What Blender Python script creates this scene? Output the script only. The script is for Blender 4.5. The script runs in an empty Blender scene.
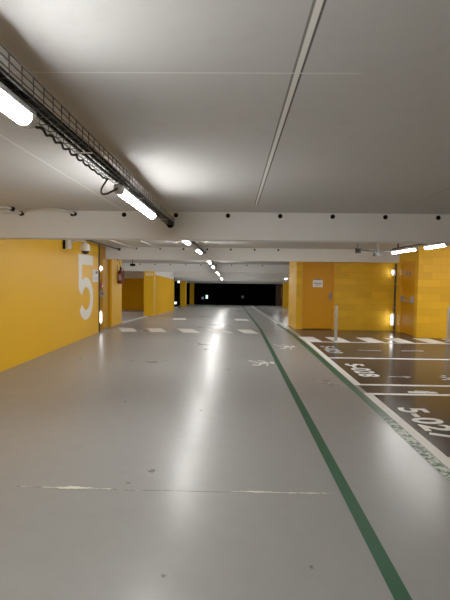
import bpy, bmesh, math, random
from mathutils import Vector, Matrix
random.seed(7)
sc = bpy.context.scene
COL = sc.collection
R = math.radians
FOLD, SLOPE = 13.8, 0.036          # beyond the second beam the deck falls gently away
CEIL, BEAM_Z = 2.49, 2.105

def drop(y):
    return SLOPE * max(0.0, y - FOLD)

# ------------------------------------------------------------------ materials
MATS = {}
def new_mat(name):
    m = bpy.data.materials.new(name); m.use_nodes = True
    nt = m.node_tree
    for n in list(nt.nodes): nt.nodes.remove(n)
    out = nt.nodes.new('ShaderNodeOutputMaterial')
    b = nt.nodes.new('ShaderNodeBsdfPrincipled')
    nt.links.new(b.outputs[0], out.inputs[0])
    MATS[name] = m
    return m, nt, b

def nd(nt, typ, **kw):
    n = nt.nodes.new(typ)
    for k, v in kw.items(): setattr(n, k, v)
    return n
def math_n(nt, op, a, b=None, c=None):
    n = nt.nodes.new('ShaderNodeMath'); n.operation = op
    for i, v in enumerate((a, b, c)):
        if v is None: continue
        if isinstance(v, (int, float)): n.inputs[i].default_value = v
        else: nt.links.new(v, n.inputs[i])
    return n.outputs[0]
def mix(nt, fac, a, b, mode='MIX'):
    n = nt.nodes.new('ShaderNodeMix'); n.data_type = 'RGBA'; n.blend_type = mode
    for i, v in ((0, fac), (6, a), (7, b)):
        if isinstance(v, (int, float)): n.inputs[i].default_value = v
        elif isinstance(v, tuple): n.inputs[i].default_value = (*v, 1)
        else: nt.links.new(v, n.inputs[i])
    return n.outputs[2]
def noise(nt, scale, detail=3, rough=.5, vec=None):
    n = nt.nodes.new('ShaderNodeTexNoise')
    n.inputs['Scale'].default_value = scale; n.inputs['Detail'].default_value = detail; n.inputs['Roughness'].default_value = rough
    if vec is not None: nt.links.new(vec, n.inputs['Vector'])
    return n.outputs[0]
def ramp(nt, v, lo, hi):
    n = nt.nodes.new('ShaderNodeMapRange'); n.interpolation_type = 'SMOOTHSTEP'
    nt.links.new(v, n.inputs[0]); n.inputs[1].default_value = lo; n.inputs[2].default_value = hi
    return n.outputs[0]
def pos(nt):
    g = nt.nodes.new('ShaderNodeNewGeometry'); s = nt.nodes.new('ShaderNodeSeparateXYZ')
    nt.links.new(g.outputs['Position'], s.inputs[0])
    return g.outputs['Position'], s.outputs[0], s.outputs[1], s.outputs[2]
def band(nt, v, c, hw, soft=.004):
    d = math_n(nt, 'ABSOLUTE', math_n(nt, 'SUBTRACT', v, c))
    return math_n(nt, 'SUBTRACT', 1.0, ramp(nt, d, hw, hw + soft))
def bump(nt, b, h, strength=.1, dist=.01):
    n = nt.nodes.new('ShaderNodeBump'); n.inputs['Strength'].default_value = strength; n.inputs['Distance'].default_value = dist
    nt.links.new(h, n.inputs['Height']); nt.links.new(n.outputs[0], b.inputs['Normal'])

def simple(name, col, rough=.5, metal=0, vary=.12, scale=14, emit=None, spec=.5):
    m, nt, b = new_mat(name)
    p = pos(nt)[0]
    f = noise(nt, scale, 4, .6, p)
    dark = tuple(c * (1 - vary) for c in col); lite = tuple(min(1, c * (1 + vary)) for c in col)
    c = mix(nt, f, dark, lite)
    nt.links.new(c, b.inputs['Base Color'])
    b.inputs['Roughness'].default_value = rough; b.inputs['Metallic'].default_value = metal
    b.inputs['Specular IOR Level'].default_value = spec
    if emit:
        b.inputs['Emission Color'].default_value = (*emit[0], 1); b.inputs['Emission Strength'].default_value = emit[1]
    return m

def mat_floor():
    m, nt, b = new_mat('floor_paint')
    p, x, y, z = pos(nt)
    n1 = noise(nt, .55, 4, .6, p); n2 = noise(nt, 6, 5, .65, p); n3 = noise(nt, 45, 3, .6, p)
    lane = mix(nt, n1, (.232, .230, .222), (.258, .255, .246))
    lane = mix(nt, math_n(nt, 'MULTIPLY', ramp(nt, n2, .3, .8), .5), lane, (.205, .203, .195))
    bay = mix(nt, n2, (.030, .0305, .0305), (.044, .044, .043))
    zeb = mix(nt, n2, (.050, .049, .046), (.066, .064, .060))
    right = ramp(nt, x, 1.88, 1.90)
    near = math_n(nt, 'SUBTRACT', 1.0, ramp(nt, y, 11.22, 11.25))
    gap = band(nt, y, 6.45, .22)
    bay = mix(nt, gap, bay, (.052, .052, .050))
    zz = math_n(nt, 'SUBTRACT', 1.0, ramp(nt, y, 16.0, 16.1))
    c = mix(nt, math_n(nt, 'MULTIPLY', right, zz), lane, zeb)
    c = mix(nt, math_n(nt, 'MULTIPLY', right, near), c, bay)
    # scuffs and small dark dirt specks trodden into the paint
    sp = ramp(nt, n3, .70, .76)
    c = mix(nt, math_n(nt, 'MULTIPLY', sp, .15), c, (.07, .068, .062))
    nt.links.new(c, b.inputs['Base Color'])
    r = math_n(nt, 'ADD', math_n(nt, 'MULTIPLY', n2, .035), .215)
    r = math_n(nt, 'ADD', r, math_n(nt, 'MULTIPLY', n1, .12))
    r = math_n(nt, 'SUBTRACT', r, math_n(nt, 'MULTIPLY', right, .12))
    nt.links.new(r, b.inputs['Roughness'])
    nt.links.new(math_n(nt, 'SUBTRACT', .30, math_n(nt, 'MULTIPLY', right, .24)), b.inputs['Specular IOR Level'])
    h = math_n(nt, 'ADD', math_n(nt, 'MULTIPLY', noise(nt, 2.2, 2, .5, p), 1.0), math_n(nt, 'MULTIPLY', noise(nt, 60, 2, .5, p), .05))
    h = math_n(nt, 'ADD', h, math_n(nt, 'MULTIPLY', noise(nt, 14, 3, .6, p), .10))
    bump(nt, b, h, .09, .02)
    return m

def mat_ceiling():
    m, nt, b = new_mat('ceiling_concrete')
    p, x, y, z = pos(nt)
    n1 = noise(nt, .8, 4, .6, p); n2 = noise(nt, 9, 4, .6, p)
    c = mix(nt, n1, (.51, .51, .505), (.59, .59, .585))
    c = mix(nt, math_n(nt, 'MULTIPLY', ramp(nt, n2, .5, .8), .35), c, (.44, .43, .415))
    nearbay = math_n(nt, 'SUBTRACT', 1.0, ramp(nt, y, 5.6, 5.7))
    lite = band(nt, x, .272, .010); dark = band(nt, x, .289, .003); dark2 = band(nt, x, .254, .003)
    c = mix(nt, math_n(nt, 'MULTIPLY', lite, nearbay), c, (.85, .84, .81))
    c = mix(nt, math_n(nt, 'MULTIPLY', dark, nearbay), c, (.10, .10, .095))
    c = mix(nt, math_n(nt, 'MULTIPLY', dark2, nearbay), c, (.2, .2, .19))
    c = mix(nt, math_n(nt, 'MULTIPLY', band(nt, x, -1.53, .006), .7), c, (.85, .84, .81))
    c = mix(nt, math_n(nt, 'MULTIPLY', band(nt, x, 2.13, .003), .6), c, (.16, .16, .15))
    t = math_n(nt, 'MULTIPLY', band(nt, y, 2.05, .003), math_n(nt, 'SUBTRACT', 1.0, ramp(nt, x, .5, .6)))
    c = mix(nt, math_n(nt, 'MULTIPLY', t, .8), c, (.8,.79,.76))
    # little chips beside the joint
    ch = ramp(nt, noise(nt, 38, 2, .5, p), .70, .74)
    c = mix(nt, math_n(nt, 'MULTIPLY', math_n(nt, 'MULTIPLY', ch, band(nt, x, .32, .11)), .6), c, (.6, .59, .56))
    nt.links.new(c, b.inputs['Base Color'])
    b.inputs['Roughness'].default_value = .85; b.inputs['Specular IOR Level'].default_value = .2
    bump(nt, b, n2, .08, .01)
    return m

def mat_wall(name, c0, c1, brick=False, rough=.55, spec=.25):
    m, nt, b = new_mat(name)
    p, x, y, z = pos(nt)
    n1 = noise(nt, 1.1, 4, .6, p); n2 = noise(nt, 12, 4, .6, p)
    c = mix(nt, n1, c0, c1)
    h = n2
    if brick:
        cb = nt.nodes.new('ShaderNodeCombineXYZ')
        nt.links.new(math_n(nt, 'ADD', x, y), cb.inputs[0]); nt.links.new(z, cb.inputs[1])
        bt = nt.nodes.new('ShaderNodeTexBrick')
        nt.links.new(cb.outputs[0], bt.inputs['Vector'])
        bt.inputs['Scale'].default_value = 1.0
        bt.inputs['Brick Width'].default_value = .5; bt.inputs['Row Height'].default_value = .2
        bt.inputs['Mortar Size'].default_value = .006; bt.inputs['Mortar Smooth'].default_value = .3
        bt.inputs['Color1'].default_value = (1, 1, 1, 1); bt.inputs['Color2'].default_value = (.84, .81, .76, 1)
        bt.inputs['Mortar'].default_value = (.80, .78, .72, 1)
        c = mix(nt, 1.0, c, bt.outputs[0], 'MULTIPLY')
        h = math_n(nt, 'SUBTRACT', math_n(nt, 'MULTIPLY', n2, .3), bt.outputs[1])
    c = mix(nt, math_n(nt, 'MULTIPLY', ramp(nt, n2, .55, .85), .18), c, tuple(v * .7 for v in c0))
    nt.links.new(c, b.inputs['Base Color'])
    b.inputs['Roughness'].default_value = rough; b.inputs['Specular IOR Level'].default_value = spec
    bump(nt, b, h, .25 if brick else .06, .01)
    return m

def mat_worn(name, col, under, amount=.35, scale=18, pale=None):
    m, nt, b = new_mat(name)
    p, x, y, z = pos(nt)
    n1 = noise(nt, scale, 5, .7, p); n2 = noise(nt, 3, 3, .6, p)
    c = mix(nt, ramp(nt, n1, .75 - amount, .85 - amount), under, col)
    if pale:
        nearer = math_n(nt, 'SUBTRACT', 1.0, ramp(nt, y, 4.6, 5.5))
        w = math_n(nt, 'MULTIPLY', nearer, ramp(nt, noise(nt, 11, 6, .75, p), .46, .54))
        c = mix(nt, w, c, pale)
        w2 = math_n(nt, 'MULTIPLY', nearer, ramp(nt, noise(nt, 6, 6, .8, p), .53, .58))
        c = mix(nt, w2, c, under)
    else:
        c = mix(nt, math_n(nt, 'MULTIPLY', n2, .25), c, under)
    nt.links.new(c, b.inputs['Base Color'])
    b.inputs['Roughness'].default_value = .45; b.inputs['Specular IOR Level'].default_value = .3
    return m

GREY = (.23, .225, .215); BAYC = (.028, .025, .022)
M_floor = mat_floor(); M_ceil = mat_ceiling()
M_beam = mat_wall('beam_concrete', (.76, .775, .78), (.81, .825, .83), rough=.8)
M_yel = mat_wall('yellow_wall_paint', (.73, .385, .005), (.79, .42, .008), rough=.45)
M_blk = mat_wall('yellow_block_paint', (.74, .40, .012), (.82, .46, .018), True, .5)
M_yel_mt = mat_wall('yellow_matt_paint', (.66, .33, .004), (.72, .365, .006), rough=.8, spec=.05)
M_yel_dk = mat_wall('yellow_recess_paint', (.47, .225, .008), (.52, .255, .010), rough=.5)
M_or = mat_wall('orange_door_paint', (.62, .26, .010), (.68, .30, .014), rough=.42)
M_or2 = simple('door_leaf_orange', (.62, .262, .006), .45, vary=.06, spec=.2)
M_brown = simple('dark_brown_door', (.07, .026, .008), .5)
M_black = simple('painted_darkness', (.0015, .0015, .0017), .95, spec=0.0)  # near-black colour stands in for the darkness of unlit areas
M_white = mat_worn('white_floor_paint', (.84, .82, .76), GREY, .56, 22)
M_white_w = mat_worn('worn_white_paint', (.86, .85, .80), GREY, .40, 26)
M_white_b = mat_worn('white_bay_paint', (.90, .88, .82), BAYC, .56, 26)
M_white_bw = mat_worn('worn_white_bay_paint', (.62, .60, .55), BAYC, .36, 26)
M_green = mat_worn('green_floor_paint', (.005, .064, .026), (.010, .060, .030), .5, 22)
M_green2 = mat_worn('worn_green_paint', (.012, .085, .036), (.05, .10, .07), .46, 16, pale=(.50, .55, .47))
M_num = simple('white_wall_paint', (.80, .78, .70), .5, vary=.04)
M_paper = simple('white_paper', (.80, .80, .78), .6, vary=.05)
M_ink = simple('grey_ink', (.16, .16, .17), .6)
M_metal = simple('galvanised_steel', (.33, .33, .33), .42, .8)
M_wire = simple('tray_wire', (.055, .054, .052), .6)
M_dark = simple('black_rubber', (.005, .005, .005), .8, spec=.15)
M_cable = simple('dark_cable', (.014, .014, .015), .75, spec=.25)
M_pipe = simple('grey_conduit', (.60, .59, .56), .4)
M_pipe_dk = simple('dark_conduit', (.035, .034, .032), .6)
M_house = simple('fixture_grey', (.22, .22, .22), .5)
M_tube = simple('lit_diffuser', (.9, .9, .9), .3, vary=0, emit=((1.0, .978, .935), 27.0))
M_clear = simple('clear_end_cap', (.62, .64, .68), .2, vary=.2, scale=60)
M_lamp = simple('lit_emergency_lens', (.9, .9, .9), .3, vary=0, emit=((1.0, .97, .92), 3.0))
M_lowlamp = simple('lit_low_lens', (.9, .9, .9), .3, vary=0, emit=((1.0, .97, .92), 2.0))
M_exit = simple('lit_exit_lens', (.05, .08, .06), .3, vary=0, emit=((.45, 1.0, .55), .9))
M_faint = simple('faint_lens', (.03, .03, .04), .3, vary=0, emit=((.6, .5, 1.0), .05))
M_faintw = simple('dim_lens', (.5, .5, .5), .4, vary=0, emit=((1, .98, .95), .8))
M_red = simple('red_enamel', (.17, .010, .008), .4, spec=.3)
M_redb = simple('red_plastic', (.45, .03, .025), .4)
M_wplast = simple('white_plastic', (.86, .85, .82), .4, vary=.04)
M_gplast = simple('grey_plastic', (.25, .25, .25), .5)
M_smoke = simple('smoked_dome', (.02, .02, .022), .15)
M_steel = simple('bollard_steel', (.42, .42, .41), .38, .7)
M_crack = simple('pale_screed', (.66, .63, .54), .8, vary=.3, scale=60)
M_crackd = simple('dark_joint', (.045, .043, .04), .8)
M_stain = mat_worn('dirt_stain', (.085, .082, .075), GREY, .42, 30)

# ------------------------------------------------------------------ builders
class MB:
    def __init__(s): s.bm = bmesh.new()
    def box(s, x0, x1, y0, y1, z0, z1, slope=False, bev=0):
        vs = [s.bm.verts.new((x, y, z - (drop(y) if slope else 0))) for z in (z0, z1) for y in (y0, y1) for x in (x0, x1)]
        fs = []
        for f in ((0,2,3,1),(4,5,7,6),(0,1,5,4),(2,6,7,3),(0,4,6,2),(1,3,7,5)):
            fs.append(s.bm.faces.new([vs[i] for i in f]))
        if bev:
            es = list({e for f in fs for e in f.edges})
            bmesh.ops.bevel(s.bm, geom=es, offset=bev, segments=2, affect='EDGES', profile=.5)
        return s
    def cyl(s, p0, p1, r0, r1=None, seg=12, caps=True):
        r1 = r0 if r1 is None else r1
        p0, p1 = Vector(p0), Vector(p1); d = (p1 - p0).normalized()
        a = d.orthogonal().normalized(); b = d.cross(a)
        rings = []
        for p, r in ((p0, r0), (p1, r1)):
            rings.append([s.bm.verts.new(p + (a*math.cos(t) + b*math.sin(t))*r) for t in [2*math.pi*k/seg for k in range(seg)]])
        for k in range(seg):
            s.bm.faces.new((rings[0][k], rings[0][(k+1)%seg], rings[1][(k+1)%seg], rings[1][k]))
        if caps:
            s.bm.faces.new(list(reversed(rings[0]))); s.bm.faces.new(rings[1])
        return s
    def tube(s, pts, r, seg=6):
        pts = [Vector(p) for p in pts]; rings = []; n = len(pts); prev = None
        for i, p in enumerate(pts):
            d = (pts[min(i+1, n-1)] - pts[max(i-1, 0)]).normalized()
            if prev is None: a = d.orthogonal().normalized()
            else:
                a = prev - d*prev.dot(d); a.normalize()
            prev = a; b = d.cross(a)
            rings.append([s.bm.verts.new(p + (a*math.cos(2*math.pi*k/seg) + b*math.sin(2*math.pi*k/seg))*r) for k in range(seg)])
        for i in range(n-1):
            for k in range(seg):
                s.bm.faces.new((rings[i][k], rings[i][(k+1)%seg], rings[i+1][(k+1)%seg], rings[i+1][k]))
        s.bm.faces.new(list(reversed(rings[0]))); s.bm.faces.new(rings[-1])
        return s
    def lathe(s, origin, axis, prof, seg=20):
        o = Vector(origin); d = Vector(axis).normalized(); a = d.orthogonal().normalized(); b = d.cross(a)
        rings = []
        for (r, h) in prof:
            r = max(r, .0004)
            rings.append([s.bm.verts.new(o + d*h + (a*math.cos(2*math.pi*k/seg) + b*math.sin(2*math.pi*k/seg))*r) for k in range(seg)])
        for i in range(len(rings)-1):
            for k in range(seg):
                s.bm.faces.new((rings[i][k], rings[i][(k+1)%seg], rings[i+1][(k+1)%seg], rings[i+1][k]))
        s.bm.faces.new(list(reversed(rings[0]))); s.bm.faces.new(rings[-1])
        return s
    def poly(s, pts):
        s.bm.faces.new([s.bm.verts.new(p) for p in pts]); return s
    def sheet(s, quad, lift=.004):
        """floor paint: a polygon in (x, y) lying on the deck"""
        s.bm.faces.new([s.bm.verts.new((x, y, lift - drop(y))) for x, y in quad]); return s
    def stroke(s, pts, w, fn):
        """flat ribbon along a 2-D path; fn maps (u, v) to 3-D"""
        n = len(pts); L = []; Rr = []
        for i in range(n):
            p = Vector(pts[i])
            d0 = (p - Vector(pts[i-1])).normalized() if i else None
            d1 = (Vector(pts[i+1]) - p).normalized() if i < n-1 else None
            if d0 is None: d0 = d1
            if d1 is None: d1 = d0
            n0 = Vector((-d0.y, d0.x)); n1 = Vector((-d1.y, d1.x))
            mn = (n0 + n1).normalized(); k = 1/max(.35, mn.dot(n0))
            L.append(s.bm.verts.new(fn(*(p + mn*k*w/2)))); Rr.append(s.bm.verts.new(fn(*(p - mn*k*w/2))))
        for i in range(n-1):
            s.bm.faces.new((L[i], Rr[i], Rr[i+1], L[i+1]))
        return s
    def done(s, name, mat, parent=None, smooth=False, up=False):
        bm = s.bm
        if up:
            bm.normal_update()
            for f in bm.faces:
                if f.normal.z < 0: f.normal_flip()
        else:
            bmesh.ops.recalc_face_normals(bm, faces=bm.faces)
        me = bpy.data.meshes.new(name); bm.to_mesh(me); bm.free()
        me.materials.append(mat)
        if smooth:
            for p in me.polygons: p.use_smooth = True
            try: me.set_sharp_from_angle(angle=R(35))
            except Exception: pass
        o = bpy.data.objects.new(name, me); COL.objects.link(o)
        if parent is not None: o.parent = parent
        return o

def tag(o, label, cat, group=None, kind=None):
    o['label'] = label; o['category'] = cat
    if group: o['group'] = group
    if kind: o['kind'] = kind
    return o
def thing(name, label, cat, loc=(0,0,0), group=None, rotz=0):
    o = bpy.data.objects.new(name, None); COL.objects.link(o)
    o.location = loc; o.rotation_euler = (0, 0, rotz); o.empty_display_size = .1
    return tag(o, label, cat, group)
def struct(o, label, cat):
    return tag(o, label, cat, None, 'structure')
def copy_tree(root, loc, label=None, rotz=None):
    r = root.copy(); COL.objects.link(r); r.location = loc
    if rotz is not None: r.rotation_euler = (0, 0, rotz)
    if label: r['label'] = label
    for ch in root.children:
        c = ch.copy(); COL.objects.link(c); c.parent = r
        for g in ch.children:
            d = g.copy(); COL.objects.link(d); d.parent = c
    return r

# ------------------------------------------------------------------ the deck
YS = (-8.7, FOLD, 44.8)
def slab(z0, z1, name, mat, sgn=1):
    mb = MB(); bm = mb.bm
    rows = [[bm.verts.new((x, y, z - drop(y))) for x in (-9.4, 8.2) for z in (z0, z1)] for y in YS]
    for a, b in zip(rows, rows[1:]):
        bm.faces.new((a[0], a[2], b[2], b[0])); bm.faces.new((a[1], b[1], b[3], a[3]))
        bm.faces.new((a[0], b[0], b[1], a[1])); bm.faces.new((a[2], a[3], b[3], b[2]))
    bm.faces.new((rows[0][0], rows[0][1], rows[0][3], rows[0][2])); bm.faces.new((rows[-1][0], rows[-1][2], rows[-1][3], rows[-1][1]))
    return mb.done(name, mat)
floor = struct(slab(-.2, 0, 'floor', M_floor), 'glossy grey painted concrete garage floor with darker parking bays on the right', 'floor')
ceiling = struct(slab(CEIL, CEIL + .2, 'ceiling', M_ceil), 'flat grey precast concrete ceiling slabs of the car park', 'ceiling')

# crack along the floor joint
rr = random.Random(3)
def crack_y(x): return 3.25 + .006*math.sin(x*3.1) + .004*math.sin(x*11) - .004*x
mb = MB(); x = -1.6
while x < .72:
    w = .0022 + .0014*rr.random(); x2 = x + .05
    mb.sheet([(x, crack_y(x)-w), (x2, crack_y(x2)-w), (x2, crack_y(x2)+w), (x, crack_y(x)+w)], .0012); x = x2
o = mb.done('joint_line', M_crackd, floor, up=True)
mb = MB()
def chips(xa, xb, n, wmax):
    for k in range(n):
        cx = xa + (xb-xa)*rr.random(); L = .012 + .035*rr.random()
        env = max(.15, 1 - abs((cx - (xa+xb)/2)/((xb-xa)/2)))
        w = wmax*env*(.25 + .75*rr.random()); cy = crack_y(cx) + (rr.random()-.35)*wmax*env
        pts = []
        for q in range(9):
            t = 2*math.pi*q/9; k2 = .6 + .4*rr.random()
            pts.append((cx + L*math.cos(t)*k2, cy + w*math.sin(t)*k2))
        mb.sheet(pts, .0018 + .00006*k)
chips(-1.38, -.98, 46, .026); chips(-1.12, -.82, 10, .012); chips(-1.6, -1.45, 3, .006); chips(-1.48, -1.3, 5, .006)
chips(.0, .42, 44, .016); chips(.3, .75, 20, .014); chips(.50, .76, 14, .013); chips(-1.0, -.6, 8, .006); chips(-.6, 0, 4, .004)
mb.done('crack', M_crack, floor, up=True)
def blot(cx, cy, rx, ry, nm='stain', mat=None, lift=.0012):
    mb = MB(); pts = []
    for q in range(16):
        t = 2*math.pi*q/16; k = .35 + .65*rr.random()
        pts.append((cx + rx*math.cos(t)*k, cy + ry*math.sin(t)*k))
    mb.sheet(pts, lift); return mb.done(nm, mat or M_stain, floor, up=True)
blot(-.64, 3.58, .04, .045); blot(-1.35, 5.6, .025, .05); blot(-.78, 3.36, .03, .02); blot(.45, 2.4, .015, .02); blot(-.35, 2.30, .02, .02)

# ------------------------------------------------------------------ beams with their tie holes
def beam(y, label, holes=(), th=.28):
    dz = drop(y)
    mb = MB(); mb.box(-9.3, 8.1, y, y+th, BEAM_Z - dz, CEIL + .04 - dz, bev=.008)
    b = struct(mb.done('ceiling_beam', M_beam), label, 'beam')
    for k in holes:
        hx = -.085 + .724*k; r = .032
        m2 = MB(); m2.lathe((hx, y - .012, 2.44 - dz), (0, 1, 0), [(r*.75, 0), (r, .004), (r, .012)], 14)
        m2.done('tie_hole', M_dark, b)
    return b
beam(-1.2, 'grey concrete ceiling beam behind the viewpoint')
beam(6.3, 'nearest grey concrete beam across the whole ceiling, with black round tie holes', range(-4, 6))
beam(13.8, 'second grey concrete ceiling beam, directly above the orange door with the notice', range(-4, 3))
beam(21.3, 'third grey concrete ceiling beam, over the first free-standing yellow pillar', range(-6, 3))
beam(28.8, 'fourth grey concrete ceiling beam, at the end of the far left yellow wall')
beam(36.3, 'fifth grey concrete ceiling beam, above the slim far left pillar')
beam(43.8, 'farthest grey concrete beam, above the black unlit end of the aisle')

# ------------------------------------------------------------------ walls
def wall(name, mat, label, *boxes, slope=False):
    mb = MB()
    for b in boxes: mb.box(*b, slope=slope)
    return struct(mb.done(name, mat), label, 'wall')
T = CEIL
wall('wall_left', M_yel, 'long smooth yellow painted wall on the left carrying the big white 5',
     (-4.1, -3.77, -8.7, 12.55, 0, T))
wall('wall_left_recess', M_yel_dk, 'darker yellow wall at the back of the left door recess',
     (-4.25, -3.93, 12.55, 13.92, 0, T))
wall('wall_left_end', M_yel, 'short yellow wall end beyond the left recess, with the fire extinguisher on it',
     (-4.1, -3.77, 13.92, 15.15, 0, T - .06), (-9.3, -4.1, 14.95, 15.15, 0, T - .08))
wall('wall_left_far', M_yel_mt, 'yellow wall along the left of the aisle behind the free-standing pillar',
     (-4.05, -3.78, 21.6, 28.8, 0, 1.97), (-9.3, -4.05, 28.5, 28.8, 0, 1.99), slope=True)
wall('lintel_beam', M_beam, 'grey concrete edge beam above the far left yellow wall', (-4.05, -3.79, 21.6, 28.79, 1.972, T), (-9.3, -4.05, 28.5, 28.79, 1.992, T), slope=True)
wall('wall_left_outer', M_yel, 'yellow outer wall of the left parking pocket', (-9.4, -9.2, 15.15, 28.5, 0, T), slope=True)
wall('wall_left_dark', M_black, 'black sheet standing for the unlit opening left of the far pillars', (-4.9, -4.7, 28.8, 44.5, 0, T), slope=True)  # solid sheet in place of an opening; its black colour is the darkness
wall('wall_back', M_black, 'black panel standing for the unlit far end of the aisle', (-9.3, 8.1, 44.3, 44.6, -1.3, 2.4))  # darkness of the unlit end is put into the panel colour
wall('wall_front', M_yel, 'yellow wall behind the viewpoint', (-4.1, 8.1, -8.7, -8.5, 0, T))
wall('wall_right', M_blk, 'yellow block wall along the right parking bays', (7.4, 7.6, -8.5, 12.35, 0, T))
wall('wall_right_center', M_blk, 'yellow blockwork wall around the orange door with the paper notice',
     (1.98, 2.16, 14.15, 16.0, -.1, T - .06), (3.16, 5.26, 14.15, 14.35, -.1, T - .06), (2.16, 5.26, 15.8, 16.0, -.1, T - .06), (2.16, 3.16, 14.15, 14.35, 2.11, T - .06))
wall('wall_right_block', M_blk, 'yellow blockwork wall on the right edge beside the push bar door',
     (5.03, 7.4, 12.35, 12.55, 0, T), (5.03, 5.26, 13.62, 14.149, 0, T), (5.03, 5.26, 12.55, 13.62, 2.12, T))
wall('wall_right_outer', M_yel, 'yellow outer wall of the far right bays', (7.4, 7.6, 16.0, 40.0, 0, T), (5.0, 7.6, 15.8, 16.0, 0, T), slope=True)
wall('wall_right_far', M_blk, 'small far yellow wall right of the dark end of the aisle', (4.45, 7.4, 40.0, 40.2, 0, T), slope=True)

def pillar(x0, x1, y, label, text=False):
    mb = MB(); mb.box(x0, x1, y, y+.45, -drop(y+.45) - .02, BEAM_Z - drop(y) - .002, bev=.012)
    p = struct(mb.done('pillar', M_yel), label, 'pillar')
    if text:
        for k in range(4):
            m2 = MB(); xx = x0 + .08 + k*.095; zz = 1.96 - drop(y)
            m2.box(xx, xx+.055, y-.004, y-.0005, zz-.06, zz+.06)
            m2.done('painted_mark', M_num, p)
    return p
pillar(-4.21, -3.74, 21.15, 'nearest free-standing yellow pillar on the left with small white marks at its top', True)
pillar(-4.28, -3.82, 36.3, 'far left yellow pillar before the dark end, the nearer of the slim pair')
pillar(-4.22, -3.82, 43.7, 'farthest left yellow pillar at the edge of the black end')
pillar(4.05, 4.5, 36.25, 'far right yellow pillar just left of the blockwork corner')

# ------------------------------------------------------------------ doors
def door_center():
    d = MB(); d.box(2.20, 3.12, 14.185, 14.23, .01, 2.07)
    d = struct(d.done('door_1', M_or2), 'orange flush door facing the aisle with a white paper notice and lever handle', 'door')
    f = MB()
    f.box(2.16, 2.20, 14.145, 14.25, 0, 2.108); f.box(3.12, 3.16, 14.145, 14.25, 0, 2.108); f.box(2.20, 3.12, 14.145, 14.25, 2.07, 2.108)
    f.done('door_frame', M_or, d)
    h = MB(); h.box(3.03, 3.09, 14.175, 14.185, .92, 1.14, bev=.004)
    h = h.done('handle_plate', M_gplast, d)
    l = MB(); l.tube([(3.06, 14.175, 1.06), (3.06, 14.125, 1.06), (3.04, 14.122, 1.06), (2.94, 14.122, 1.055)], .011, 8)
    l.done('lever', M_gplast, h, True)
    n = MB(); n.box(2.50, 2.81, 14.179, 14.184, 1.32, 1.54)
    n = n.done('notice', M_paper, d); n['label'] = 'white paper notice with two lines of dark print'
    k = MB(); k.box(2.54, 2.77, 14.1775, 14.179, 1.425, 1.45); k.box(2.57, 2.74, 14.1775, 14.179, 1.375, 1.39)
    k.done('print', M_ink, n)
    p = MB(); p.box(2.56, 2.74, 14.179, 14.184, 1.555, 1.595); p.done('name_plate', M_ink, d)
    for z in (.3, 1.05, 1.8):
        g = MB(); g.cyl((2.203, 14.175, z-.05), (2.203, 14.175, z+.05), .009); g.done('hinge', M_gplast, d)
door_center()
def door_right():
    d = MB(); d.box(5.06, 5.11, 12.62, 13.55, .01, 2.06)
    d = struct(d.done('door_2', M_or2), 'orange emergency exit door with a grey push bar in the right side wall', 'door')
    f = MB()
    f.box(5.035, 5.16, 12.56, 12.62, 0, 2.12); f.box(5.035, 5.16, 13.55, 13.615, 0, 2.12); f.box(5.035, 5.16, 12.62, 13.55, 2.06, 2.12)
    f.done('door_frame', M_or, d)
    for y in (12.70, 13.46):
        m = MB(); m.box(4.99, 5.06, y-.03, y+.03, .92, 1.12, bev=.006); m.done('bar_bracket', M_gplast, d)
    m = MB(); m.tube([(5.005, 12.70, .98), (4.98, 12.73, .98), (4.98, 13.43, .98), (5.005, 13.46, .98)], .02, 8); m.done('push_bar', M_gplast, d, True)
    for y in (13.0, 13.25):
        m = MB(); m.box(5.053, 5.06, y-.05, y+.05, 1.70, 1.82); m.done('door_plate', M_ink, d)
door_right()
def door_left():
    d = MB(); d.box(-3.925, -3.87, 13.22, 13.88, .01, 2.08)
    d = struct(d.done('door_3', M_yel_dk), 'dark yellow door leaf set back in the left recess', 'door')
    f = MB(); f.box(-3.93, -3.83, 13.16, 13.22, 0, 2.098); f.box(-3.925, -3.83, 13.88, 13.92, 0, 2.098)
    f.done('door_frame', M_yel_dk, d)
    h = MB(); h.box(-3.87, -3.84, 13.30, 13.38, .98, 1.12, bev=.004); h.done('handle_plate', M_gplast, d)
door_left()
y4 = 44.28
d = MB(); d.box(4.2, 4.86, y4-.06, y4+.01, -drop(y4), 2.05 - drop(y4)); d = struct(d.done('door_4', M_brown), 'dark brown door at the far right end of the black back wall', 'door')
m = MB(); m.box(4.72, 4.76, y4-.09, y4-.06, .7 - drop(y4), 1.9-drop(y4)); m.done('painted_light_strip', M_or2, d)  # brighter orange strip painted for the light on the dark door

# edge strip on the end of the left wall
mb = MB(); mb.box(-3.77, -3.74, 12.54, 12.58, 0, T-.01); struct(mb.done('trim_1', M_pipe_dk), 'dark vertical edge strip at the end of the left yellow wall', 'trim')

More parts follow.
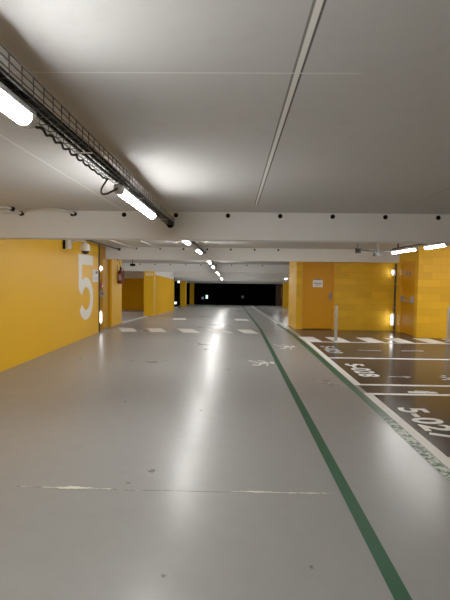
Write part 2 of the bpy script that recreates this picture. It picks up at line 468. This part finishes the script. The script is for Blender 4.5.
# ------------------------------------------------------------------ fluorescent lights
def make_light():
    t = thing('fluorescent_light', '', 'light')
    # runs along +Y from the origin, centre line at z = 0
    L = 1.5
    mb = MB(); prof = []
    seg = 14
    rings = []
    for yy in (0.07, L-.07):
        ring = []
        for k in range(seg+1):
            a = math.pi + math.pi*k/seg
            a = R(176) + R(188)*k/seg
            ring.append(mb.bm.verts.new((.038*math.cos(a), yy, .038*math.sin(a))))
        rings.append(ring)
    for k in range(seg): mb.bm.faces.new((rings[0][k], rings[0][k+1], rings[1][k+1], rings[1][k]))
    mb.bm.faces.new(rings[0]); mb.bm.faces.new(rings[1]); mb.bm.faces.new((rings[0][0], rings[0][-1], rings[1][-1], rings[1][0]))
    df = mb.done('diffuser', M_tube, t, True)
    mb = MB(); mb.box(-.036, .036, .02, L-.02, .0025, .034, bev=.006); hs = mb.done('housing', M_house, t)
    for y0, y1 in ((0, .07), (L-.07, L)):
        a, b = (y0, y1) if y0 == 0 else (y1, y0)
        mb = MB(); s = 1 if a < b else -1
        mb.lathe((0, b, 0), (0, -s, 0), [(.039, 0), (.039, .045), (.034, .060), (.018, .07)], 14)
        mb.done('end_cap', M_clear, df, True)
    for y in (.3, 1.2):
        mb = MB(); mb.box(-.012, .012, y-.02, y+.02, .034, .062); mb.done('mounting_bracket', M_metal, hs)
    return t
proto = make_light()
LBL = {
    (0,0): 'lit fluorescent light nearest the camera, cut off by the left edge of the photo',
    (0,1): 'lit fluorescent light under the cable tray just before the nearest beam',
    (1,0): 'lit fluorescent light just past the nearest beam, mostly hidden behind it',
    (1,1): 'lit fluorescent light in full view between the first and second beams',
    (2,0): 'lit fluorescent light just past the second beam in the left row',
    (2,1): 'lit fluorescent light shortly before the third beam in the left row',
    (3,0): 'small lit fluorescent light just past the third beam in the left row',
    (3,1): 'small lit fluorescent light shortly before the fourth beam in the left row',
    (4,0): 'tiny lit fluorescent light just past the fourth beam in the left row',
    (4,1): 'tiny lit fluorescent light shortly before the fifth beam in the left row',
    (5,0): 'farthest tiny lit fluorescent light of the left row before the dark end',
}
first = True
def put_light(x, y, z, label, group, pitch=0):
    global first
    o = proto if first else copy_tree(proto, (0,0,0))
    first = False
    o.location = (x, y, z - drop(y)); o['label'] = label; o['group'] = group
    if y > FOLD: o.rotation_euler = (-math.atan(SLOPE), 0, 0)
    return o
for (bay, i), lab in LBL.items():
    y = -1.2 + 7.5*bay + (1.55, 4.56)[i]
    if (bay, i) == (0, 0): y += .08
    if bay == 1: y += (-.62, -.45)[i]
    put_light(-.868, y, 2.232, lab, 'left row of fluorescent lights')
RIGHT = [(3.84, 8.20, 2.232, 'short lit fluorescent light nearest the right edge, just past the nearest beam'),
         (3.80, 9.40, 2.232, 'lit fluorescent light above the push bar door, in full view past the nearest beam'),
         (3.75, 31.0, 2.232, 'small lit fluorescent light beside the blockwork corner, nearer of the far right two'),
         (3.75, 38.0, 2.232, 'tiny lit fluorescent light above the dark brown far door')]
for k, (x, y, z, lab) in enumerate(RIGHT):
    o = put_light(x, y, z, lab, 'right row of fluorescent lights')
    if k == 0: o.scale = (1, .62, 1)          # the shorter fitting

for y, w in ((17.6, 'nearer'), (22.5, 'farther')):  # unseen lamps added to light the pocket walls
    put_light(-6.4, y, 2.3, 'added fluorescent light hidden in the left parking pocket, the %s of two' % w, 'added pocket lights')
# the left row goes on unseen behind the viewpoint
for y, w in ((-4.1, 'nearer'), (-7.1, 'farther')):
    put_light(-.868, y, 2.232, 'lit fluorescent light behind the viewpoint, the %s of two' % w, 'left row of fluorescent lights')
o = put_light(6.0, 9.6, 2.232, 'added fluorescent light across the right bays, out of frame, brightening the block wall', 'right row of fluorescent lights')  # unseen crosswise lamp added to brighten the right block wall
o.rotation_euler = (0, 0, R(-90))

# ------------------------------------------------------------------ cable trays and cables
def wires_bay(y0, y1, label, pitch=.1, tilt=False):
    t = thing('cable_tray', label, 'cable tray', (-.88, y0, 2.30 - drop(y0)), 'cable trays along the left light row')
    if tilt: t.rotation_euler = (-math.atan(SLOPE), 0, 0)
    L = y1 - y0
    XL, XR, H = -.055, .05, .09
    wire = None
    for (x, z) in ((XL, 0), (XL+.035, 0), (XL+.07, 0), (XR, 0), (XR, .03), (XR, .06), (XR, H), (XL, .03), (XL, .06), (XL, H)):
        if wire is None:
            wire = MB().tube([(0, 0, 0), (0, L, 0)], .003, 5).done('long_wire', M_wire, t); w2 = wire
        else:
            w2 = wire.copy(); COL.objects.link(w2); w2.parent = t
        w2.location = (x, 0, z)
    n = int(L/pitch); wire = None
    for k in range(n+1):
        if wire is None:
            wire = MB().tube([(XL, 0, H), (XL, 0, 0), (XR, 0, 0), (XR, 0, H)], .003, 4).done('cross_wire', M_wire, t); w2 = wire
        else:
            w2 = wire.copy(); COL.objects.link(w2); w2.parent = t
        w2.location = (0, min(L-.01, .01 + k*L/n), 0)
    for y in [q for q in (.4, 1.9, 3.4, 4.9, 6.4) if q < L-.1]:
        mb = MB(); mb.cyl((-.05, y, 0.0), (-.05, y, .189), .003, seg=6); mb.box(-.055, .05, y-.006, y+.006, -.004, 0.0)
        mb.done('hanger', M_pipe, t)
    return t
wires_bay(-.75, 6.285, 'wire basket cable tray in the foreground, from the left edge to the nearest beam')
wires_bay(6.60, 13.785, 'wire basket cable tray between the first and second beams', .3)
wires_bay(14.10, 21.285, 'wire basket cable tray between the second and third beams', .3, True)
CN = ['thick black cable on the right side of the foreground cable tray', 'black cable in the middle of the foreground cable tray',
      'thin dark cable on the left side of the foreground cable tray', 'dark cable lying on top of the others in the foreground tray']
for k, (cx, cr, cz) in enumerate(((-.847, .013, 2.318), (-.879, .012, 2.317), (-.911, .010, 2.315), (-.893, .010, 2.340))):
    pts = []; y = -.7; ph = k*1.7
    while y <= 6.27:
        pts.append((cx + .006*math.sin(y*2.3+ph), y, cz + .002 + .003*math.sin(y*3.1+ph))); y += .11
    tag(MB().tube(pts, cr, 7).done('cable', M_cable, None, True), CN[k], 'cable', 'cables in the foreground tray')
for k, (a, b) in enumerate(((6.78, 13.77), (14.28, 21.27))):
    mb = MB()
    pts = [(-.86 + .01*math.sin(y0*1.3), y0, 2.322 - drop(y0)) for y0 in [a + (b-a)*q/30 for q in range(31)]]
    tag(mb.tube(pts, .022, 7).done('cable', M_cable, None, True), ('thick dark cable in the tray between first and second beams', 'thick dark cable in the tray between second and third beams')[k], 'cable')
# wavy cable tied below the left edge of the tray
pts = []
y = 1.85
while y < 3.33:
    pts.append((-.942 + .004*math.sin(y*57), y, 2.287 + .007*math.sin(y*52))); y += .015
tag(MB().tube(pts, .007, 6).done('cable', M_cable, None, True), 'wavy black cable tied along the underside of the cable tray', 'cable')
# looped flex feeding the second light
pts = [(-.93, 3.33, 2.30), (-.945, 3.32, 2.27), (-.965, 3.30, 2.225), (-.972, 3.30, 2.195), (-.962, 3.31, 2.18), (-.935, 3.33, 2.187), (-.90, 3.345, 2.21), (-.875, 3.355, 2.225), (-.868, 3.362, 2.232)]
def smoothp(p, n=5):
    out = []
    P = [Vector(q) for q in p]
    for i in range(len(P)-1):
        a, b, c, d = P[max(i-1,0)], P[i], P[i+1], P[min(i+2, len(P)-1)]
        for k in range(n):
            t = k/n
            out.append(.5*((2*b) + (c-a)*t + (2*a-5*b+4*c-d)*t*t + (3*b-a-3*c+d)*t**3))
    out.append(P[-1]); return out
tag(MB().tube(smoothp(pts), .007, 7).done('cable', M_cable, None, True), 'black flex hanging in a loop between the cable tray and the second light', 'cable')
# coupling gland on the light end
mb = MB(); mb.lathe((-.885, 6.29, 2.31), (0, -1, 0), [(.05, 0), (.05, .01), (.036, .016), (.036, .035)], 16)
tag(mb.done('cable_grommet', M_dark, None, True), 'large black grommet where the cable tray meets the nearest beam', 'grommet')

# ------------------------------------------------------------------ conduits at the left
def conduit(pts, r, mat, label, cap=False):
    t = thing('conduit', label, 'conduit', pts[0])
    o = Vector(pts[0]); P = smoothp(pts, 5) if len(pts) > 2 else [Vector(p) for p in pts]
    MB().tube([p - o for p in P], r, 8).done('pipe', mat, t, True)
    e = (Vector(pts[-1]) - o); d = (Vector(pts[-1]) - Vector(pts[-2])).normalized()
    MB().cyl(e - d*.05, e + d*.001, r*1.7, r*1.9, 12).done('end_sleeve', M_dark, t, True)
    return t
zc = 2.462
conduit([(-3.76, 6.16, 2.43), (-3.35, 6.14, 2.432), (-3.08, 6.14, 2.436), (-2.97, 6.19, 2.438), (-2.95, 6.275, 2.44)], .016, M_pipe, 'pale conduit against the nearest beam bending into its leftmost tie hole')
conduit([(-2.90, 6.20, 2.452), (-2.72, 6.10, 2.462), (-2.45, 6.06, 2.467), (-2.30, 6.08, 2.462), (-2.23, 6.17, 2.447), (-2.215, 6.275, 2.44)], .016, M_pipe, 'pale conduit on the ceiling bending into the second hole of the nearest beam')
conduit([(-3.76, 5.75, 2.47), (-3.3, 5.78, 2.47), (-3.0, 5.86, 2.462), (-2.93, 5.98, 2.455)], .016, M_pipe, 'pale conduit on the ceiling at the left edge, nearest the camera')
conduit([(-3.5, 6.78, 2.455), (-3.45, 8.5, 2.445), (-3.46, 11, 2.425), (-3.5, 13.6, 2.41), (-3.5, 13.785, 2.41)], .022, M_pipe_dk, 'dark conduit beyond the nearest beam running above the dome camera')
conduit([(-2.94, 6.78, 2.455), (-2.95, 9, 2.45), (-2.98, 13.785, 2.44)], .016, M_pipe, 'grey conduit beyond the nearest beam, right of the dark one')
conduit([(-2.22, 6.78, 2.455), (-2.24, 9, 2.45), (-2.257, 13.785, 2.44)], .016, M_pipe, 'thin grey conduit beyond the nearest beam, nearest the lights')
# conduit and boxes at the right, feeding the right lights
t = thing('ceiling_conduit', 'dark conduit with junction boxes left of the right lights', 'conduit', (2.98, 10.8, 2.235))
MB().tube([(.04, .0, .04), (.36, 0, .02), (.66, -.01, 0.02), (.80, -.02, .035)], .018, 8).done('pipe', M_pipe_dk, t, True)
jb = MB().box(-.08, .04, -.05, .05, -.035, .09, bev=.01).done('junction_box', M_pipe_dk, t)
MB().box(-.035, -.005, -.02, .02, .09, .254).done('bracket', M_pipe_dk, jb)
MB().cyl((-.03, -.09, .03), (-.03, -.05, .03), .035, seg=14).done('socket', M_dark, jb)
jb = MB().box(.35, .52, -.045, .045, -.10, -.02, bev=.01).done('junction_box', M_pipe_dk, t)
MB().box(.42, .45, -.02, .02, -.02, .254).done('bracket', M_pipe_dk, jb)
t = thing('light_rail', 'dark mounting rail holding up the two right lights', 'rail', (3.81, 7.65, 2.296))
MB().box(-.03, .03, .0, 3.2, .0, .03).done('rail', M_pipe_dk, t)
for y in (.35, 1.5, 2.9): MB().box(-.015, .015, y-.02, y+.02, .03, .193).done('hanger', M_pipe_dk, t)

# ------------------------------------------------------------------ things on the left wall
# big painted number 5
mb = MB()
path = [(1.17, 1.53), (.17, 1.53), (.17, .80)]
def on_wall(u, v): return (-3.766, 10.86 + u, .465 + v)
mb.stroke(path, .26, on_wall)
arc = [(.17, .70)]
arc = []
for k in range(27):
    a = R(158 - k*(158+150)/26)
    arc.append((.60 + .455*math.cos(a), .54 + .42*math.sin(a)))
mb2 = mb.stroke(arc, .25, lambda u, v: (-3.7655, 10.86 + u, .465 + v))
o = mb.done('painted_number', M_num); tag(o, 'huge white painted number 5 on the left yellow wall', 'wall number')
bm = bmesh.new(); bm.from_mesh(o.data)
for f in bm.faces:
    f.normal_update()
    if f.normal.x < 0: f.normal_flip()
bm.to_mesh(o.data); bm.free()

# dome camera
t = thing('security_camera', 'white dome security camera on a wall arm above the white 5', 'camera', (-3.77, 10.05, 2.29))
MB().box(.0, .12, -.11, .11, -.11, .11, bev=.02).done('wall_box', M_wplast, t)
MB().box(.0, .05, -.15, -.11, -.12, .12, bev=.008).done('back_plate', M_dark, t)
MB().tube(smoothp([(.11, .02, .03), (.2, .03, .075), (.32, .05, .085), (.42, .06, .06), (.43, .06, .0)]), .022, 8).done('arm', M_wplast, t, True)
hs = MB().lathe((.43, .06, .02), (0, 0, -1), [(.04, 0), (.085, .02), (.105, .05), (.11, .10), (.112, .16), (.105, .17)], 22).done('housing', M_wplast, t, True)
prof = [(.088, .17)] + [(.088*math.cos(R(a)), .17 + .075*math.sin(R(a))) for a in range(12, 91, 13)]
MB().lathe((.43, .06, .02), (0, 0, -1), prof, 22).done('dome', M_smoke, hs, True)

# paper notice by the 5
t = thing('wall_sign', 'white safety notice with coloured panels on the wall right of the 5', 'sign', (-3.77, 12.0, 1.42))
pn = MB().box(.0, .008, 0, .47, 0, .33).done('panel', M_paper, t)
m = MB()
m.box(.008, .010, .04, .16, .20, .30); m.box(.008, .010, .04, .42, .11, .13); m.box(.008, .010, .04, .42, .06, .08)
m.done('print', simple('pale_blue_ink', (.55, .62, .70), .6), pn)
MB().box(.008, .010, .24, .42, .22, .30).done('print', M_ink, pn)

# emergency lamp posts
def lamp_post(loc, sgn, label, top_z, low_z):
    t = thing('emergency_light', label, 'emergency light', loc)
    s = sgn
    def bx(mb, x0, x1, *a, **k): return mb.box(min(s*x0, s*x1), max(s*x0, s*x1), *a, **k)
    bx(MB(), .0, .045, -.025, .025, .02, 2.08).done('channel', M_pipe_dk, t)
    lb = bx(MB(), .045, .10, -.07, .07, top_z-.10, top_z+.09, bev=.008).done('lamp_body', M_wplast, t)
    bx(MB(), .10, .135, -.055, .055, top_z-.035, top_z+.05, bev=.01).done('lamp_lens', M_lamp, lb)
    lb = bx(MB(), .045, .09, -.075, .075, low_z-.20, low_z+.20, bev=.008).done('lamp_body', M_wplast, t)
    bx(MB(), .09, .12, -.05, .05, low_z-.16, low_z+.14, bev=.01).done('lamp_lens', M_lowlamp, lb)
    for zz in (.72, 1.45):
        bx(MB(), .0, .055, -.035, .035, zz-.015, zz+.015).done('clip', M_gplast, t)
    return t
lamp_post((-3.93, 12.95, 0), 1, 'lit emergency lamp on a grey upright in the left recess beside the 5', 1.80, .40)
lamp_post((5.03, 14.0, 0), -1, 'lit emergency lamp on a grey upright in the corner beside the push bar door', 1.80, .355)
t = thing('call_point', 'small red fire alarm call point on the grey upright beside the 5', 'alarm', (-3.885, 12.95, 1.22))
bo = MB().box(.0, .10, -.065, .065, 0, .17, bev=.01).done('box', M_redb, t); MB().box(.10, .105, -.03, .03, .05, .10).done('glass', M_paper, bo)
t = thing('switch_box', 'grey switch box below the red call point in the left recess', 'switch', (-3.885, 12.95, .98))
MB().box(.001, .09, -.06, .06, 0, .19, bev=.01).done('box', M_gplast, t); MB().cyl((.09, 0, .10), (.115, 0, .10), .03).done('rotary_knob', M_dark, t)

# fire extinguisher
t = thing('fire_extinguisher', 'dark red fire extinguisher hung on the end of the left yellow wall', 'fire extinguisher', (-3.67, 14.62, 1.34))
cy = MB().lathe((0,0,0), (0,0,1), [(.07, 0), (.088, .02), (.09, .05), (.09, .36), (.08, .41), (.05, .445), (.03, .455), (.03, .47)], 20).done('cylinder', M_red, t, True)
MB().box(-.05, .05, -.0925, -.088, .12, .30).done('paper_label', simple('extinguisher_label', (.36, .27, .23), .6), cy)
va = MB().box(-.03, .03, -.03, .03, .47, .53, bev=.006).done('valve', M_dark, t)
m = MB(); m.tube([(0, 0, .52), (.0, -.06, .56), (0, -.14, .55)], .009, 6); m.tube([(0, 0, .535), (0, -.05, .60), (0, -.12, .62)], .008, 6); m.done('lever', M_dark, va)
MB().tube(smoothp([(.03, 0, .50), (.09, -.02, .47), (.115, -.03, .35), (.105, -.03, .2)]), .011, 7).done('hose', M_dark, t, True)
MB().box(-.1, -.085, -.04, .04, .05, .60).done('wall_bracket', M_gplast, t)
t = thing('hanging_rod', 'thin dark rod on the wall above the red fire extinguisher', 'rod', (-3.77, 14.60, 1.98))
MB().tube([(.0, 0, .14), (.05, 0, .15), (.08, 0, .13), (.08, 0, -.0)], .010, 6).done('rod', M_dark, t); MB().box(0, .012, -.03, .03, .1, .18).done('plate', M_dark, t)

# small device on the far side of the second beam
t = thing('loudspeaker', 'small black box hung under the ceiling beyond the second beam at left', 'box', (-3.70, 16.5, 2.06 - drop(16.5)))
MB().box(-.09, .09, -.06, .06, 0, .09, bev=.01).done('body', M_dark, t); MB().box(-.012, .012, -.012, .012, .09, .429).done('stem', M_dark, t)

# ------------------------------------------------------------------ far lamps in the dark end
def small_lamp(x, z, w, h, mat, label):
    t = thing('exit_lamp', label, 'lamp', (x, 44.29, z - drop(44.29)))
    MB().box(-w/2-.03, w/2+.03, -.05, 0, -.03, h+.03).done('body', M_dark, t)
    MB().box(-w/2, w/2, -.06, -.05, 0, h).done('lens', mat, t)
small_lamp(-2.58, .62, .16, .30, M_exit, 'tiny green glowing exit lamp low on the black end wall')
small_lamp(-2.98, .55, .16, .22, M_faint, 'tiny faint violet lamp left of the green exit lamp')
small_lamp(.95, .70, .22, .22, simple('faint_grey_lens', (.02,.02,.02), .4, vary=0, emit=((.8,.85,.9), .008)), 'tiny faint grey lamp in the middle of the black end wall')
def bulk(x, y, z, lab, mat=None):
    t = thing('wall_lamp', lab, 'lamp', (x, y, z - drop(y)))
    MB().box(-.07, .07, -.05, .0, -.07, .07, bev=.02).done('lens', M_faintw, t); MB().box(-.12, .12, 0, .03, -.12, .12).done('body', M_gplast, t)
bulk(-4.45, 36.7, 2.02, 'tiny lit lamp in the dark gap left of the slim far pillars, near the ceiling')
bulk(-4.55, 35.5, .32, 'tiny lit lamp near the floor in the dark gap beyond the far left wall', M_lowlamp)

# ------------------------------------------------------------------ bollards
def bollard(x, y, label):
    t = thing('bollard', label, 'bollard', (x, y, 0), 'steel bollards before the zebra strip')
    MB().lathe((0,0,.012), (0,0,1), [(.036, 0), (.036, .85), (.034, .875), (.024, .892), (.004, .896)], 18).done('post', M_steel, t, True)
    MB().lathe((0,0,.001), (0,0,1), [(.062, 0), (.062, .008), (.056, .012), (.036, .014)], 18).done('base_plate', M_steel, t)
    return t
bollard(2.64, 11.5, 'thin grey steel bollard in front of the orange door with the notice')
bollard(5.53, 11.6, 'grey steel bollard cut by the right edge of the photo')

# ------------------------------------------------------------------ floor paint
def paint(name, quads, mat, label, cat='floor marking', group=None, lift=.004):
    mb = MB()
    for q in quads: mb.sheet(q, lift)
    return tag(mb.done(name, mat, up=True), label, cat, group)
def strip(x0, x1, ys, dx=None):
    """lengthwise strip through the rows ys (x may drift)"""
    qs = []
    for a, b in zip(ys, ys[1:]):
        qs.append([(x0, a), (x1, a), (x1, b), (x0, b)])
    return qs
paint('painted_line', strip(.815, .905, (-2, 4, 9, FOLD, 44)), M_green, 'long green painted line running down the grey aisle floor')
e = [(1.715, 1.825, 1.0), (1.715, 1.825, 6.0), (1.69, 1.81, 9.0), (1.66, 1.79, 12.0), (1.60, 1.71, FOLD), (1.58, 1.68, 16.5)]
paint('painted_line', [[(a[0], a[2]), (a[1], a[2]), (b[1], b[2]), (b[0], b[2])] for a, b in zip(e, e[1:])], M_green2, 'worn green line beside the white edge of the parking bays')
paint('painted_line', strip(1.83, 1.935, (6.67, 9.0, 11.3)), M_white, 'white edge line along the far bays 5-028 and 5-029', lift=.005)
paint('painted_line', strip(1.83, 1.935, (1.0, 4.0, 6.22)), M_white, 'white edge line along the nearest bay 5-027', lift=.005)
paint('painted_line', strip(1.62, 1.70, (16.6, 20, 28, 40)), M_white_w, 'thin white line continuing the bay edge beyond the blockwork corner')
paint('painted_line', strip(-4.05, -3.92, (15.2, 18, 21.1)), M_white_w, 'pale white line on the floor between the left wall end and the pillar')
paint('painted_line', strip(-3.72, -3.64, (21.9, 25, 28.6)), M_white_w, 'thin pale line on the floor along the far left yellow wall')
for ya, lab in ((3.89, 'white bay divider nearest the camera, closing bay 5-027 at the right edge'),
                (6.13, 'white bay divider just beyond the number 5-027, with a worn patch'),
                (6.67, 'white bay divider nearest the number 5-028, on its camera side'),
                (8.94, 'white bay divider between the numbers 5-028 and 5-029')):
    w = M_white_b
    paint('bay_line', [[(1.935, ya), (7.3, ya), (7.3, ya+.09), (1.935, ya+.09)]], w, lab, 'floor marking', 'white bay dividers')
paint('bay_line', [[(1.84, 11.19), (7.3, 11.19), (7.3, 11.28), (1.84, 11.28)]], M_white_b, 'white bay divider along the near edge of the short zebra strip', 'floor marking', 'white bay dividers', .0055)
for k, (xf, w) in enumerate(((1.76, .42), (2.50, .38), (3.33, .41), (4.08, .41), (4.86, .44))):
    paint('zebra_stripe', [[(xf+.09, 11.32), (xf+.09+w, 11.32), (xf+w, 12.2), (xf, 12.2)]], M_white_b,
          ('first white zebra stripe at the corner of the bay edge line', 'second white zebra stripe, behind the steel bollard', 'third white zebra stripe, in front of the block wall',
           'fourth white zebra stripe, below the corner emergency lamp', 'fifth white zebra stripe, at the foot of the right block wall')[k], 'floor marking', 'zebra stripes before the doors')
paint('zebra_stripe', [[(5.72, 11.32), (6.15, 11.32), (6.06, 12.2), (5.63, 12.2)]], M_white_b, 'sixth white zebra stripe, at the right edge behind the bollard', 'floor marking', 'zebra stripes before the doors')
for k, (xf, w) in enumerate(((-3.5, .45), (-2.65, .45), (-1.73, .49), (-.82, .54), (.12, .42))):
    s = .33 if k < 4 else .22
    paint('crossing_stripe', [[(xf+s, 12.75), (xf+s+w, 12.75), (xf+w, 13.7), (xf, 13.7)]], M_white,
          ('leftmost white crossing stripe on the aisle, beside the left wall end', 'second white crossing stripe from the left on the aisle', 'middle white crossing stripe on the aisle',
           'fourth white crossing stripe from the left on the aisle', 'rightmost white crossing stripe, left of the green line')[k], 'floor marking', 'crossing stripes on the aisle')
for xf, lab in ((-2.56, 'left white stripe of the far crossing, below the far left wall'), (.05, 'right white stripe of the far crossing, left of the green line')):
    paint('crossing_stripe', [[(xf+.1, 18.3), (xf+.65, 18.3), (xf+.55, 19.4), (xf, 19.4)]], M_white_w, lab, 'floor marking', 'far crossing stripes')

def floor_text(body, cx, cy, size, mat, label, sx=1.0):
    """lettering lying on the floor, read facing +X"""
    cu = bpy.data.curves.new('t', 'FONT'); cu.body = body; cu.size = size; cu.align_x = 'CENTER'; cu.offset = size*.028; cu.resolution_u = 4
    cu.space_character = 1.07
    ob = bpy.data.objects.new('t', cu); COL.objects.link(ob)
    bpy.context.view_layer.update()
    dg = bpy.context.evaluated_depsgraph_get()
    me = bpy.data.meshes.new_from_object(ob.evaluated_get(dg))
    bpy.data.objects.remove(ob)
    for v in me.vertices:
        u, w = v.co.x*sx, v.co.y
        v.co = (cx + w - size*.35, cy - u, .0045)
    bm = bmesh.new(); bm.from_mesh(me); bm.normal_update()
    for f in bm.faces:
        if f.normal.z < 0: f.normal_flip()
    bm.to_mesh(me); bm.free()
    me.name = 'bay_number'; me.materials.clear(); me.materials.append(mat)
    o = bpy.data.objects.new('bay_number', me); COL.objects.link(o)
    return tag(o, label, 'bay number', 'painted bay numbers')
floor_text('5-027', 2.205, 4.98, .455, M_white_b, 'white painted bay number 5-027 in the nearest bay', .98)
floor_text('5-028', 2.26, 7.83, .45, M_white_b, 'white painted bay number 5-028 in the second bay', 1.0)
floor_text('5-029', 2.22, 10.05, .43, M_white_bw, 'worn white painted bay number 5-029 in the farthest bay', .95)

def symbol(name, strokes, dots, loc, scale, rot, mat, label):
    mb = MB(); c, s = math.cos(rot), math.sin(rot)
    def f(u, v):
        x, y = u*scale[0], v*scale[1]
        X = loc[0] + x*c - y*s; Y = loc[1] + x*s + y*c
        return (X, Y, .0045 - drop(Y))
    for pts, w in strokes: mb.stroke(pts, w, f)
    for (u, v, r) in dots:
        mb.bm.faces.new([mb.bm.verts.new(f(u + r*math.cos(2*math.pi*k/14), v + r*math.sin(2*math.pi*k/14))) for k in range(14)])
    return tag(mb.done(name, mat, up=True), label, 'floor symbol')
walker = ([([(0, .1), (.05, -.25)], .2), ([(.05, -.25), (.3, -.5), (.25, -.85)], .1), ([(.05, -.25), (-.1, -.55), (-.35, -.8)], .1),
           ([(0, .12), (.28, -.02), (.42, -.18)], .08), ([(0, .12), (-.25, -.05), (-.3, -.25)], .08)], [(.02, .36, .13)])
symbol('walker_symbol', walker[0], walker[1], (.62, 8.35), (.75, .34), R(-80), M_white_w, 'worn white walking figure painted left of the green line')
symbol('walker_symbol', walker[0], walker[1], (1.29, 10.4), (.95, .32), R(-80), M_white_w, 'worn white walking figure painted right of the green line')
arrow = ([([(-1, 0), (.55, 0)], .14), ([(.3, .35), (.8, .02), (.3, -.3)], .14)], [])
symbol('arrow_symbol', arrow[0], arrow[1], (2.74, 7.3), (.19, .18), R(0), M_white_bw, 'small worn white arrow in the bay beside the number 5-028')
loop = ([([(-.8, .4), (-.3, .1), (.2, .5), (.7, .2)], .22), ([(-.9, -.3), (-.2, -.1), (.5, -.5), (.9, -.1)], .22), ([(0, .3), (.1, -.3)], .2)], [(-.4, .75, .16)])
symbol('bay_symbol', loop[0], loop[1], (3.55, 7.2), (.22, .3), R(-10), M_white_bw, 'worn white pictogram at the right edge of the 5-028 bay')
symbol('bay_symbol', [([(-1, 0), (1, -.1)], .2)], [], (3.05, 10.0), (.25, .2), 0, M_white_bw, 'short worn white dash in the bay of number 5-029')
symbol('bay_symbol', [([(-1, 0), (1, .1)], .2)], [], (4.0, 10.0), (.25, .2), 0, M_white_bw, 'short worn white dash in the farthest bay near the block wall')
symbol('worn_patch', [([(-1, .1), (0, -.1), (1, 0)], .7), ([(-.4, .6), (.6, .4)], .3)], [], (2.68, 6.3), (.2, .13), 0, M_white_w, 'scuffed pale patch on the divider behind the number 5-027')

# ------------------------------------------------------------------ world, camera, view
w = bpy.data.worlds.new('World'); sc.world = w; w.use_nodes = True
bgn = w.node_tree.nodes.get('Background') or w.node_tree.nodes.new('ShaderNodeBackground')
bgn.inputs[0].default_value = (.5, .5, .5, 1); bgn.inputs[1].default_value = .02

cam = bpy.data.cameras.new('camera'); co = bpy.data.objects.new('camera', cam); COL.objects.link(co)
cam.sensor_fit = 'VERTICAL'; cam.sensor_height = 24; cam.sensor_width = 18; cam.lens = 18.0
cam.clip_start = .02; cam.clip_end = 200
pitch = math.atan(22.3/450); yaw = math.atan(8/450)
rot = Matrix.Rotation(yaw, 4, 'Z') @ Matrix.Rotation(R(90) - pitch, 4, 'X') @ Matrix.Rotation(R(.70), 4, 'Z')
co.matrix_world = Matrix.Translation((0, 0, 1.58)) @ rot
sc.camera = co
sc.view_settings.view_transform = 'Standard'
sc.view_settings.look = 'None'
sc.view_settings.exposure = 1.85
sc.view_settings.gamma = 1.2
sc.cycles.max_bounces = 14; sc.cycles.diffuse_bounces = 10; sc.cycles.glossy_bounces = 6
